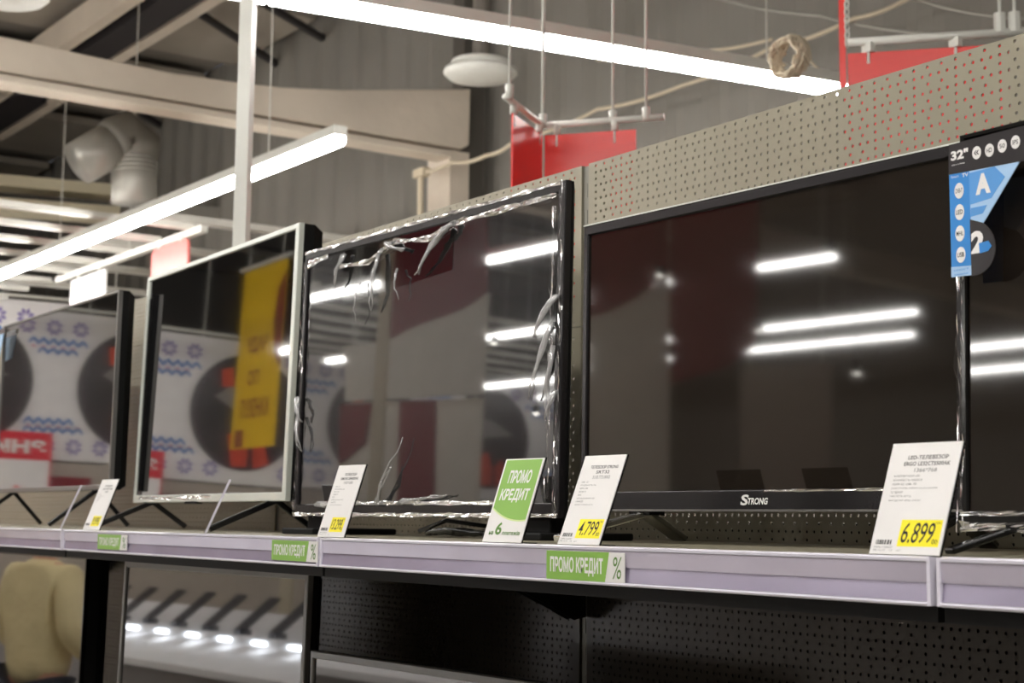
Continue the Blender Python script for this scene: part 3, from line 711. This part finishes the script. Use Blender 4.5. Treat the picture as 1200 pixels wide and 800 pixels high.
for s, t in ((A, .78), (A, .1), (C, .12), (C, .6)):
    p = toward(B, s, t); k = MB(); k.tube([g(p), g(p-Vector((0, 0, .035)))], .012, 8); k.tube([g(p-Vector((0, 0, .035))), g(p-Vector((0, 0, .075)))], .005, 6); k.build('clip', WHITEP, r, smooth=True)
r = empty('hanging_sign', atZ(995, 50, 1.45)); tag(r, 'red corner board on white rail and chain, above the perforated panel at the upper right', 'sign', 'red hanging boards'); g = inv(r)
A, C = atZ(993, 50, 1.45), atZ(1215, 36, 1.45)
k = MB(); k.tube([g(A), g(C)], .013, 10); k.build('rail', WHITEP, r, smooth=True)
board(r, g, toward(A, C, .0), toward(A, C, .85), .035, .5, RED)
dv = (Vector((A.x, A.y, 0))).normalized()
board(r, g, A-dv*.0+Vector((-.02, 0, .28)), A+dv*.7+Vector((-.02, 0, .28)), 0, .86, RED, th=.02)
for px in (1018, 1121):
    p = toward(A, C, (px-993)/222); k = MB(); k.box(*[tuple(g(p+Vector(s))) for s in ((-.018, -.01, -.035), (.018, .01, -.005))]); k.tube([g(p-Vector((0, 0, .03))), g(p-Vector((0, 0, .07)))], .006, 6); k.build('clip', WHITEP, r)
for px in (1173, 1190):
    p = toward(A, C, (px-993)/222); k = MB(); k.tube([g(p), g(p+Vector((0, 0, .06)))], .018, 8); k.tube([g(p), g(Vector((p.x, p.y, ZC)))], .005, 6); k.build('hanger_rod', WHITEP, r)
k = MB(); z = A.z
p = A-Vector((0, 0, 0))
i = 0
while z < ZC-.02:
    ax = Vector((.008, 0, 0)) if i % 2 else Vector((0, .008, 0)); c = Vector((p.x, p.y, z))
    k.tube([g(c+Vector((ax.x*math.cos(t), ax.y*math.cos(t), .016*math.sin(t)))) for t in [2*math.pi*j/10 for j in range(11)]], .0028, 5); z += .024; i += 1
k.build('chain', WHITEP, r, smooth=True)
# cable coil and strung cables on the back wall
c = atY(925, 67, 4.25)
r = empty('hanging_cable_coil', c); tag(r, 'beige coil of cable hanging among strung wires, above the end of the upper lamp', 'cable coil')
k = MB(); rnd = random.Random(5)
pts = []
for i in range(420):
    t = i/24*2*math.pi; rr = .072+.011*math.sin(i*.37)+rnd.uniform(-.004, .004)
    pts.append((rr*math.cos(t), rnd.uniform(-.02, .02)+.02*math.sin(i*.11), rr*math.sin(t)*1.02))
k.tube(pts, .005, 5); k.build('winding', CABLE, r, smooth=True)
def wire(L, y, rad, lab, m=CABLE, nm='hanging_cable', group='cables strung on the back wall'):
    P = [atY(px, py, y) for px, py in L]
    out = []
    for a, b_ in zip(P[:-1], P[1:]):
        for t in range(6): out.append(a.lerp(b_, t/6)-Vector((0, 0, .02*math.sin(math.pi*t/6))))
    out.append(P[-1]); k = MB(); k.tube(out, rad, 6); o = k.build(nm, m, None, smooth=True, loc=out[0]); tag(o, lab, 'cable', group)
wire([(620, 160), (700, 128), (800, 100), (905, 55), (1000, 22), (1075, -8)], 5.75, .012, 'long pale cable rising to the right through the cable coil')
wire([(700, 70), (800, 60), (905, 46)], 5.7, .010, 'pale cable running level into the left side of the coil')
wire([(948, 70), (985, 95)], 5.65, .008, 'short pale cable dropping right from the coil')
wire([(835, -4), (960, 18), (1120, 42)], 5.8, .009, 'thin grey cable sloping down right near the top edge', DUCT)
wire([(1070, -2), (1200, 22)], 5.8, .009, 'thin grey cable at the upper right corner above the white rail', DUCT)
wire([(485, 203), (530, 190), (570, 182), (602, 166)], 5.5, .014, 'pale cable from the wall conduit to the red corner board')
a, b_ = atY(493, 203, 5.5), atY(493, 270, 5.5); k = MB(); k.tube([b_-Vector((0, 0, 1)), a], .022, 8); k.bar(a-Vector((.06, 0, 0)), a+Vector((.08, 0, 0)), .06, .06)
tag(k.build('wall_conduit', CABLE, None, loc=b_), 'short pale wall conduit with bracket left of the concrete column', 'conduit')
k = MB(); a, b_ = atY(910, 105, 4.9), atY(917, 96, 4.9)
# signs hanging on the grid rail
for a, b_, zt, zb_, m_, lab, rounded in (((85, 318), (125, 306), 300, 400, mat('white hanging board', (245, 245, 245), .4), 'white board with faint print hanging from the ceiling grid, above the far left television', 0),
                                    ((180, 281), (222, 268), 281, 340, PINK, 'pink rounded board hanging from the ceiling grid, above the silver framed television', 1)):
    p, q_ = atY(a[0], a[1], 4.22), atY(b_[0], b_[1], 4.22); w = q_.x-p.x
    r = empty('hanging_board', ((p.x+q_.x)/2, 4.22, q_.z)); tag(r, lab, 'sign', None); rd = .06
    k = MB(); hh = .62
    if rounded: P = [(-w/2+rd+rd*math.cos(t), -rd+rd*math.sin(t)) for t in [math.pi-math.pi/2*i/6 for i in range(7)]]+[(w/2-rd+rd*math.cos(t), -rd+rd*math.sin(t)) for t in [math.pi/2-math.pi/2*i/6 for i in range(7)]]+[(w/2, -hh), (-w/2, -hh)]
    else: P = [(-w/2, 0), (w/2, 0), (w/2, -hh), (-w/2, -hh)]
    k.prism(P, lambda u, v, d: Vector((u, d, v-.06)), -.01, .01); k.build('panel', m_, r)
    for s in (-.3, .3):
        k = MB(); k.tube([(s*w, 0, -.07), (s*w, 0, -.01)], .016, 6); k.build('clip', WHITEP, r)
# ------------------------------------------------------------------ sweater patterned banner wall across the hall
XB = -15.0
bw = empty('knit_pattern_banner', (XB, 1.0, H+1.3)); tag(bw, 'long white hanging banner with blue and lilac knitted snowflake bands and dark round photos', 'banner'); g = inv(bw)
def FB(u, v, d): return g(Vector((XB+d, u, H+v)))      # u = world Y, v = z above the eye
def polyB(pts, d, m, nm, th=.004):
    k = MB(); k.prism(pts, FB, d, d+th); return k.build(nm, m, bw)
polyB([(-9, .62), (5.5, .62), (5.5, 2.10), (-9, 2.10)], -.03, BANW, 'cloth', .03)
k = MB(); k.bar(FB(-9, 2.14, 0), FB(5.6, 2.14, 0), .03, .03)
for i in range(8): k.tube([FB(-8.5+2*i, 2.10, 0), FB(-8.5+2*i, ZC-H, 0)], .008, 5)
k.build('rail', WHITEP, bw)
CY = [-3.02, -1.37, .28, 1.93, 3.58, -4.67, -6.32, -7.97]
def inc(u, v): return any((u-c)**2+(v-1.36)**2 < .68**2 for c in CY)
k1, k2, k3 = MB(), MB(), MB()
u = -9.0
while u < 5.4:
    for vb in (1.78, 1.69, .99, .91):          # zigzag blue bands
        a = .035
        if not inc(u+.05, vb):
            for q_ in ([(u, vb-a), (u+.05, vb+.02), (u+.05, vb+.02+a*1.1), (u, vb+a*.1)], [(u+.05, vb+.02), (u+.10, vb-a), (u+.10, vb+a*.1), (u+.05, vb+.02+a*1.1)]): k1.prism(q_, FB, .003, .006)
    for vb in (1.735, .95):
        if not inc(u+.03, vb): k3.prism([(u+.02, vb), (u+.05, vb+.018), (u+.08, vb), (u+.05, vb-.018)], FB, .003, .006)
    u += .10
u = -8.9
while u < 5.4:                                  # snowflakes: eight petals
    for vb in (1.935, .76):
        if inc(u, vb): continue
        for q_ in range(8):
            t = math.pi/8+q_*math.pi/4; c, s = math.cos(t), math.sin(t)
            k2.prism([(u+.02*c, vb+.02*s), (u+.06*c-.02*s, vb+.06*s+.02*c), (u+.092*c, vb+.092*s), (u+.06*c+.02*s, vb+.06*s-.02*c)], FB, .003, .006)
    u += .27
k1.build('blue_band', BLUE, bw); k2.build('snowflake_row', LILAC, bw); k3.build('pink_stitch', PINKL, bw)
for c in CY:
    polyB(circ(c, 1.36, .60, .60, 48), .008, DISC, 'round_photo', .01)
    polyB([(c-.05, .80), (c+.12, .79), (c+.18, 1.12), (c+.02, 1.2), (c-.05, 1.0)], .020, mat('orange red photo patch', (205, 70, 45), .5), 'photo_patch')
    polyB([(c-.30, .84), (c-.12, .79), (c-.1, 1.02), (c-.2, 1.14)], .020, mat('orange red photo patch', (205, 70, 45), .5), 'photo_patch')
    polyB([(c+.15, 1.62), (c+.28, 1.6), (c+.3, 1.78), (c+.18, 1.82)], .020, mat('orange red photo patch', (205, 70, 45), .5), 'photo_patch')
    polyB([(c-.35, 1.42), (c+.1, 1.36), (c+.35, 1.5), (c+.2, 1.62), (c-.1, 1.55)], .020, mat('grey photo patch', (130, 126, 124), .5), 'photo_patch')
# shelves below the banner
k = MB(); k.box((XB-.4, -9, 0), (XB, 5.5, H+.60)); 
o = k.build('wall_unit', mat('grey beige wall unit', (178, 168, 158), .6), None, loc=(XB, -1.7, 0)); tag(o, 'grey beige wall unit running below the knitted pattern banner', 'wall unit')
for u in (-6.8, -4.9, -2.6, -.8):
    k = MB(); k.box((XB+.0, u, H+.34), (XB+.05, u+.8, H+.46)); tag(k.build('shelf_sign', MAROON, None, loc=(XB, u+.4, H+.34)), 'small dark red sign fixed to the wall unit below the knitted banner', 'sign', 'small red signs on the wall unit')
# discount poster
def poster(y0, z0, w, hr, hw, label):
    r = empty('discount_poster', (XB+.25, y0, H+z0)); tag(r, label, 'poster', 'red and white discount posters')
    F = lambda u, v, d: Vector((d, u, v))
    k = MB(); k.prism([(0, -hw), (w, -hw), (w, hr), (w*.62, hr), (w*.56, hr-.04), (w*.44, hr-.04), (w*.38, hr), (0, hr)], F, -.01, 0); k.build('sheet', RED2, r)
    k = MB(); k.prism([(.02, -hw+.02), (w-.02, -hw+.02), (w-.02, 0), (.02, 0)], F, .0005, .002); k.build('price_panel', BANW, r)
    k = MB(); k.tube([(0, w/2, hr-.02), (0, w/2, ZC-H-z0)], .006, 5); k.build('hanger_rod', WHITEP, r)
    text('ЗНИЖКИ', (w*.05, hr*.22, w*.95, hr*.72), F, .003, WHITE, r, 'lettering', .05)
    text('від 299', (w*.1, -hw*.75, w*.9, -hw*.30), F, .003, PINK, r, 'price_lettering', .02)
RED2 = mat('crimson poster print', (215, 40, 58), .5)
poster(-2.12, .60, 1.25, .27, .8, 'red and white discount poster mirrored at the lower edge of the two left televisions')
# yellow banner with three lines
p, q_ = mirY(286, 320, 'silver', 2.3), mirY(337, 302, 'silver', 2.3); q4 = mirY(286, 525, 'silver', 2.3)
yb = empty('hanging_banner', ((p.x+q_.x)/2, -2.3, (p.z+q4.z)/2)); tag(yb, 'tall yellow hanging banner with three words, mirrored in the silver framed television', 'banner')
wy = abs(p.x-q_.x); hy = p.z-q4.z; zb4 = (p.z+q4.z)/2
F = lambda u, v, d: Vector((-(u), d, v))       # reads from the shelves' side
k = MB(); k.prism([(-wy/2, -hy/2), (wy/2, -hy/2), (wy/2, hy/2), (-wy/2, hy/2)], F, -.006, 0); k.build('cloth', YBAN, yb)
k = MB(); k.tube([F(-.6, hy/2+.03, 0), F(.6, hy/2+.03, 0)], .02, 8); k.tube([F(-.4, hy/2, 0), F(-.4, ZC-zb4, 0)], .006, 6); k.tube([F(.4, hy/2, 0), F(.4, ZC-zb4, 0)], .006, 6); k.build('rail', WHITEP, yb)
MT = mat('maroon lettering ink', (150, 70, 60), .6)
text('ЧАДУ', (-.20, .02, .30, .19), F, .002, MT, yb, 'lettering', .03); text('ПО', (-.05, -.26, .22, -.12), F, .002, MT, yb, 'lettering', .03); text('КАНІКУЛ', (-.33, -.56, .33, -.38), F, .002, MT, yb, 'lettering', .03)
k = MB(); k.prism([(-wy/2, -.15), (-wy/2, hy/2-.1), (-.36, hy/2-.25), (-.30, .3), (-.36, 0)], F, .001, .003); k.build('maroon_figure', MAROON, yb)
k = MB(); k.prism([(.22, -.82), (.42, -.82), (.42, -.66), (.22, -.66)], F, .001, .003); k.build('corner_mark', MT, yb)
# maroon and white hanging boards mirrored in the wrapped and the black television
def mboard(pxs, yt, yo, label, zt=None):
    """pixel outlines seen in the glass -> boards that hang on the far side of the aisle"""
    P0 = [mirY(px, py, yt, yo) for px, py in pxs[0][0]]
    c = sum(P0, Vector())/len(P0); r = empty('hanging_display', c); tag(r, label, 'sign', 'maroon and white hanging displays'); g = inv(r)
    top = max(v.z for v in P0); xs = [v.x for v in P0]
    for i, (L, m_, nm) in enumerate(pxs):
        P = [mirY(px, py, yt, yo) for px, py in L]
        k = MB(); k.prism([(v.x, v.z) for v in P], lambda u, v, d: g(Vector((u, -yo+d, v))), .012*i, .012*i+.010); k.build(nm, m_, r)
    for x in (min(xs)+.1, max(xs)-.1):
        k = MB(); k.tube([g(Vector((x, -yo, top-.3))), g(Vector((x, -yo, ZC)))], .006, 5); k.build('hanger_rod', WHITEP, r)
arc = [(448+124*t, 404-3*math.sin(t*3.14)*8*(1-t)-(t**1.8)*62+ (1-t)*0) for t in [i/8 for i in range(9)]]
GREYW = mat('warm grey display board', (232, 225, 212), .6)
mboard([([(403, 405)]+arc+[(567, 462), (404, 470)], GREYW, 'backing'), ([(446, 225), (572, 188)]+arc[::-1], MAROON, 'maroon_swoosh')], 'film', 2.65,
       'white display board with maroon swoosh mirrored in the film wrapped television')
mboard([([(404, 472), (566, 466), (560, 600), (400, 600)], GREYW, 'backing'), ([(470, 470), (512, 469), (510, 600), (466, 600)], MAROON, 'maroon_stripe'), ([(402, 474), (438, 473), (430, 520), (400, 545)], MAROON, 'maroon_patch')], 'film', 2.78,
       'lower white board with maroon stripe mirrored in the film wrapped television')
arc2 = [(686, 372), (715, 365), (745, 350), (765, 335), (783, 318)]
mboard([(arc2+[(783, 590), (686, 590)], GREYW, 'backing'), ([(686, 210), (783, 185)]+arc2[::-1], MAROON, 'maroon_swoosh')], 'black', 4.85,
       'tall pale board with maroon top mirrored at the left of the black television')
mboard([([(786, 190), (890, 165), (884, 405), (850, 430), (786, 450)], MAROON, 'maroon_panel')], 'black', 4.7,
       'maroon board mirrored near the centre of the black television')
mboard([([(870, 430), (975, 425), (972, 600), (866, 600)], mat('dim door panel', (150, 140, 130), .6), 'door_panel')], 'black', 6.5, 'tall dim panel mirrored low in the black television')
# beige post mirrored in the wrapped television
q = mirY(443, 480, 'film', 2.0)
k = MB(); k.bar((q.x, -2.0, 0), (q.x, -2.0, ZC), .07, .07); tag(k.build('aisle_post', CABLE, None, loc=(q.x, -2.0, 0)), 'beige post in the aisle, mirrored in the film wrapped television', 'post')
# ------------------------------------------------------------------ phone counter across the aisle
ct = empty('display_counter', (-6.6, -1.3, 0)); tag(ct, 'long white display counter with sloping top, mirrored in the lower grey framed television', 'counter'); g = inv(ct)
zc = .98
k = MB(); k.prism([(-.9, 0), (-.9, zc-.03), (-1.7, zc+.22), (-1.7, 0)], lambda a, b_, d: g(Vector((d, a, b_))), -11.0, -3.4); k.build('body', mat('counter grey laminate', (150, 146, 146), .5), ct)
k = MB(); k.prism([(-.86, zc-.04), (-.86, zc-.005), (-1.74, zc+.25), (-1.74, zc+.215)], lambda a, b_, d: g(Vector((d, a, b_))), -11.05, -3.35); k.build('sloping_top', BANW, ct)
def ph(x, i):
    r = empty('display_phone', (x, -1.25, zc+.15), R_(0)); tag(r, 'dark phone on a slanted stand with a small lit display, on the white counter', 'phone', 'phones displayed on the counter')
    Fp = lean_frame(R_(58), 0, .01, 0)
    k = MB(); k.prism([(-.05, 0), (.05, 0), (.05, .26), (-.05, .26)], lambda u, v, d: Vector((u, -(-v*math.sin(R_(50))) if 0 else -v*math.sin(R_(50))+0, v*math.cos(R_(50))+d+.02)), 0, .014)
    k.box((-.03, -.05, -.0), (.03, .02, .03)); k.build('body', mat('phone dark body', (45, 44, 50), .3), r)
    k = MB(); k.box((-.055, .085, -.035), (.055, .10, -.012)); k.build('lit_label', PHONEL, r)
for i in range(14): ph(-9.9+i*.33, i)
k = MB(); k.lathe([(.02, 0), (.24, .01), (.24, .03), (.03, .05), (.03, .42), (.2, .45), (.23, .50), (.23, .62), (.19, .70), (.08, .74), (.01, .745)], (0, 0, 0), 28)
o = k.build('round_stool', mat('dark stool cover', (44, 40, 44), .6), None, smooth=True); o.location = (-6.15, -.35, 0); tag(o, 'dark round padded stool before the phone counter', 'stool')
# small bright spots on the hall ceiling line, mirrored as points
for i, (px, py, yt) in enumerate([(772, 322, 'black'), (972, 296, 'black'), (888, 387, 'black'), (1003, 437, 'black'), (627, 484, 'film'), (578, 402, 'film')]):
    p = mirY(px, py, yt, 4.5)
    r = empty('spot_lamp', p); tag(r, 'small round spot lamp hanging over the aisle, mirrored as a bright point', 'spot lamp', 'small spot lamps over the aisle')
    k = MB(); k.lathe([(.005, -.012), (.02, -.008), (.02, .0)], (0, 0, 0), 12); k.build('bulb', SPOT, r)
    k = MB(); k.lathe([(.03, .0), (.034, .05), (.01, .07), (.004, .08)], (0, 0, 0), 12); k.tube([(0, 0, .05), (0, 0, ZC-p.z)], .003, 5); k.build('housing', BLACKM, r)
# ------------------------------------------------------------------ person in the aisle (mirrored in the lower left television)
def skin(name, J, E, m, parent, lev=2, root=0):
    me = bpy.data.meshes.new(name); me.from_pydata([j[0] for j in J], E, []); me.update(); me.materials.append(m)
    o = bpy.data.objects.new(name, me); col.objects.link(o); o.parent = parent
    sk = o.modifiers.new('skin', 'SKIN'); sk.use_smooth_shade = True
    for i, j in enumerate(J):
        r = j[1]; d = me.skin_vertices[0].data[i]; d.radius = r if isinstance(r, tuple) else (r, r); d.use_root = (i == root)
    s = o.modifiers.new('sub', 'SUBSURF'); s.levels = lev; s.render_levels = lev
    return o
SKIN = mat('skin', (205, 150, 122), .5); KHAKI = mat('khaki jacket cloth', (228, 210, 162), .8, noise=(6, .08), bump=(9, .6, .02)); TROU = mat('dark trousers cloth', (40, 42, 52), .8); HAIR = mat('brown hair', (58, 40, 28), .6)
pr = empty('person', (-7.32, .15, 0), R_(-14)); tag(pr, 'person standing in the aisle in a khaki jacket and dark trousers, seen mirrored from behind', 'person')
# body faces local -Y
J = [((0, 0, .93), (.15, .10)), ((0, .0, 1.12), (.13, .09)), ((0, .01, 1.32), (.16, .10)), ((0, .01, 1.42), (.07, .06)), ((0, 0, 1.49), .05), ((0, -.015, 1.57), (.075, .09)), ((0, -.01, 1.66), (.07, .085)),
     ((.17, .01, 1.37), .055), ((.25, .03, 1.10), .043), ((.22, -.14, .96), .03), ((.21, -.20, .93), (.04, .02)),
     ((-.17, .01, 1.37), .055), ((-.25, .03, 1.10), .043), ((-.22, -.14, .96), .03), ((-.21, -.20, .93), (.04, .02)),
     ((.10, 0, .86), .09), ((.10, -.01, .50), .058), ((.10, .01, .10), .038), ((.11, -.10, .04), .035),
     ((-.10, 0, .86), .09), ((-.10, -.01, .50), .058), ((-.10, .01, .10), .038), ((-.11, -.10, .04), .035), ((0, -.035, 1.53), (.05, .06))]
E_ = [(0, 1), (1, 2), (2, 3), (3, 4), (4, 23), (23, 5), (5, 6), (2, 7), (7, 8), (8, 9), (9, 10), (2, 11), (11, 12), (12, 13), (13, 14), (0, 15), (15, 16), (16, 17), (17, 18), (0, 19), (19, 20), (20, 21), (21, 22)]
n = len(J)
for s, hi in ((1, 10), (-1, 14)):      # five fingers and thumb side
    hx, hy_, hz = J[hi][0]
    for k_, (dx, ln) in enumerate(((.03, .055), (.012, .07), (-.006, .072), (-.024, .06))):
        J += [((hx+dx, hy_-.03, hz-.005), .010), ((hx+dx, hy_-.03-ln*.6, hz-.02), .0085), ((hx+dx, hy_-.03-ln*.8, hz-.05), .008)]
        m0 = len(J)-3; E_ += [(hi, m0), (m0, m0+1), (m0+1, m0+2)]
    J += [((hx-s*.045, hy_+.0, hz-.01), .011), ((hx-s*.055, hy_-.035, hz-.03), .009)]
    m0 = len(J)-2; E_ += [(hi, m0), (m0, m0+1)]
skin('body', J, E_, SKIN, pr)
JJ = [((0, .0, .80), (.205, .15)), ((0, .0, 1.05), (.185, .135)), ((0, .01, 1.30), (.20, .135)), ((0, .01, 1.40), (.12, .09)), ((.19, .01, 1.35), .085), ((.275, .03, 1.10), .075), ((.245, -.12, .98), .052),
      ((-.19, .01, 1.35), .085), ((-.275, .03, 1.10), .075), ((-.245, -.12, .98), .052), ((0, .01, 1.445), (.08, .07))]
skin('jacket', JJ, [(0, 1), (1, 2), (2, 3), (3, 10), (2, 4), (4, 5), (5, 6), (2, 7), (7, 8), (8, 9)], KHAKI, pr)
JT = [((0, 0, .98), (.18, .14)), ((.10, 0, .84), .11), ((.105, -.01, .50), .08), ((.105, .01, .12), .065), ((-.10, 0, .84), .11), ((-.105, -.01, .50), .08), ((-.105, .01, .12), .065)]
skin('trousers', JT, [(0, 1), (1, 2), (2, 3), (0, 4), (4, 5), (5, 6)], TROU, pr)
JS = [((.105, .03, .04), .045), ((.115, -.14, .035), .04)]
skin('shoe', JS, [(0, 1)], BLACKM, pr); skin('shoe', [((-.105, .03, .04), .045), ((-.115, -.14, .035), .04)], [(0, 1)], BLACKM, pr)
skin('hair', [((0, .02, 1.56), (.075, .07)), ((0, .01, 1.64), (.085, .09)), ((0, -.01, 1.70), (.07, .08))], [(0, 1), (1, 2)], HAIR, pr)
k = MB()
for sx in (-.028, .028): k.lathe([(.001, -.008), (.009, -.004), (.009, .004), (.001, .008)], (sx, -.098, 1.60), 10)
k.build('eyes', BLK, pr); k = MB(); k.add([(-.012, -.095, 1.575), (.012, -.095, 1.575), (0, -.125, 1.572), (0, -.10, 1.615)], [(0, 1, 2), (0, 2, 3), (1, 3, 2), (0, 3, 1)]); k.build('nose', SKIN, pr)
k = MB(); k.box((-.022, -.098, 1.548), (.022, -.088, 1.554)); k.build('mouth', mat('lips', (170, 95, 85), .5), pr)
# ------------------------------------------------------------------ light and exposure
wd = bpy.data.worlds.new('world'); sc.world = wd; wd.use_nodes = True
wd.node_tree.nodes['Background'].inputs[0].default_value = (.8, .8, .85, 1); wd.node_tree.nodes['Background'].inputs[1].default_value = .05
sc.view_settings.view_transform = 'Standard'; sc.view_settings.look = 'None'; sc.view_settings.gamma = 1; sc.view_settings.use_curve_mapping = False
sc.view_settings.exposure = 0.85
sc.cycles.max_bounces = 8; sc.cycles.diffuse_bounces = 4; sc.cycles.glossy_bounces = 4; sc.cycles.transparent_max_bounces = 12
sc.cycles.use_denoising = True; sc.cycles.sample_clamp_indirect = 6
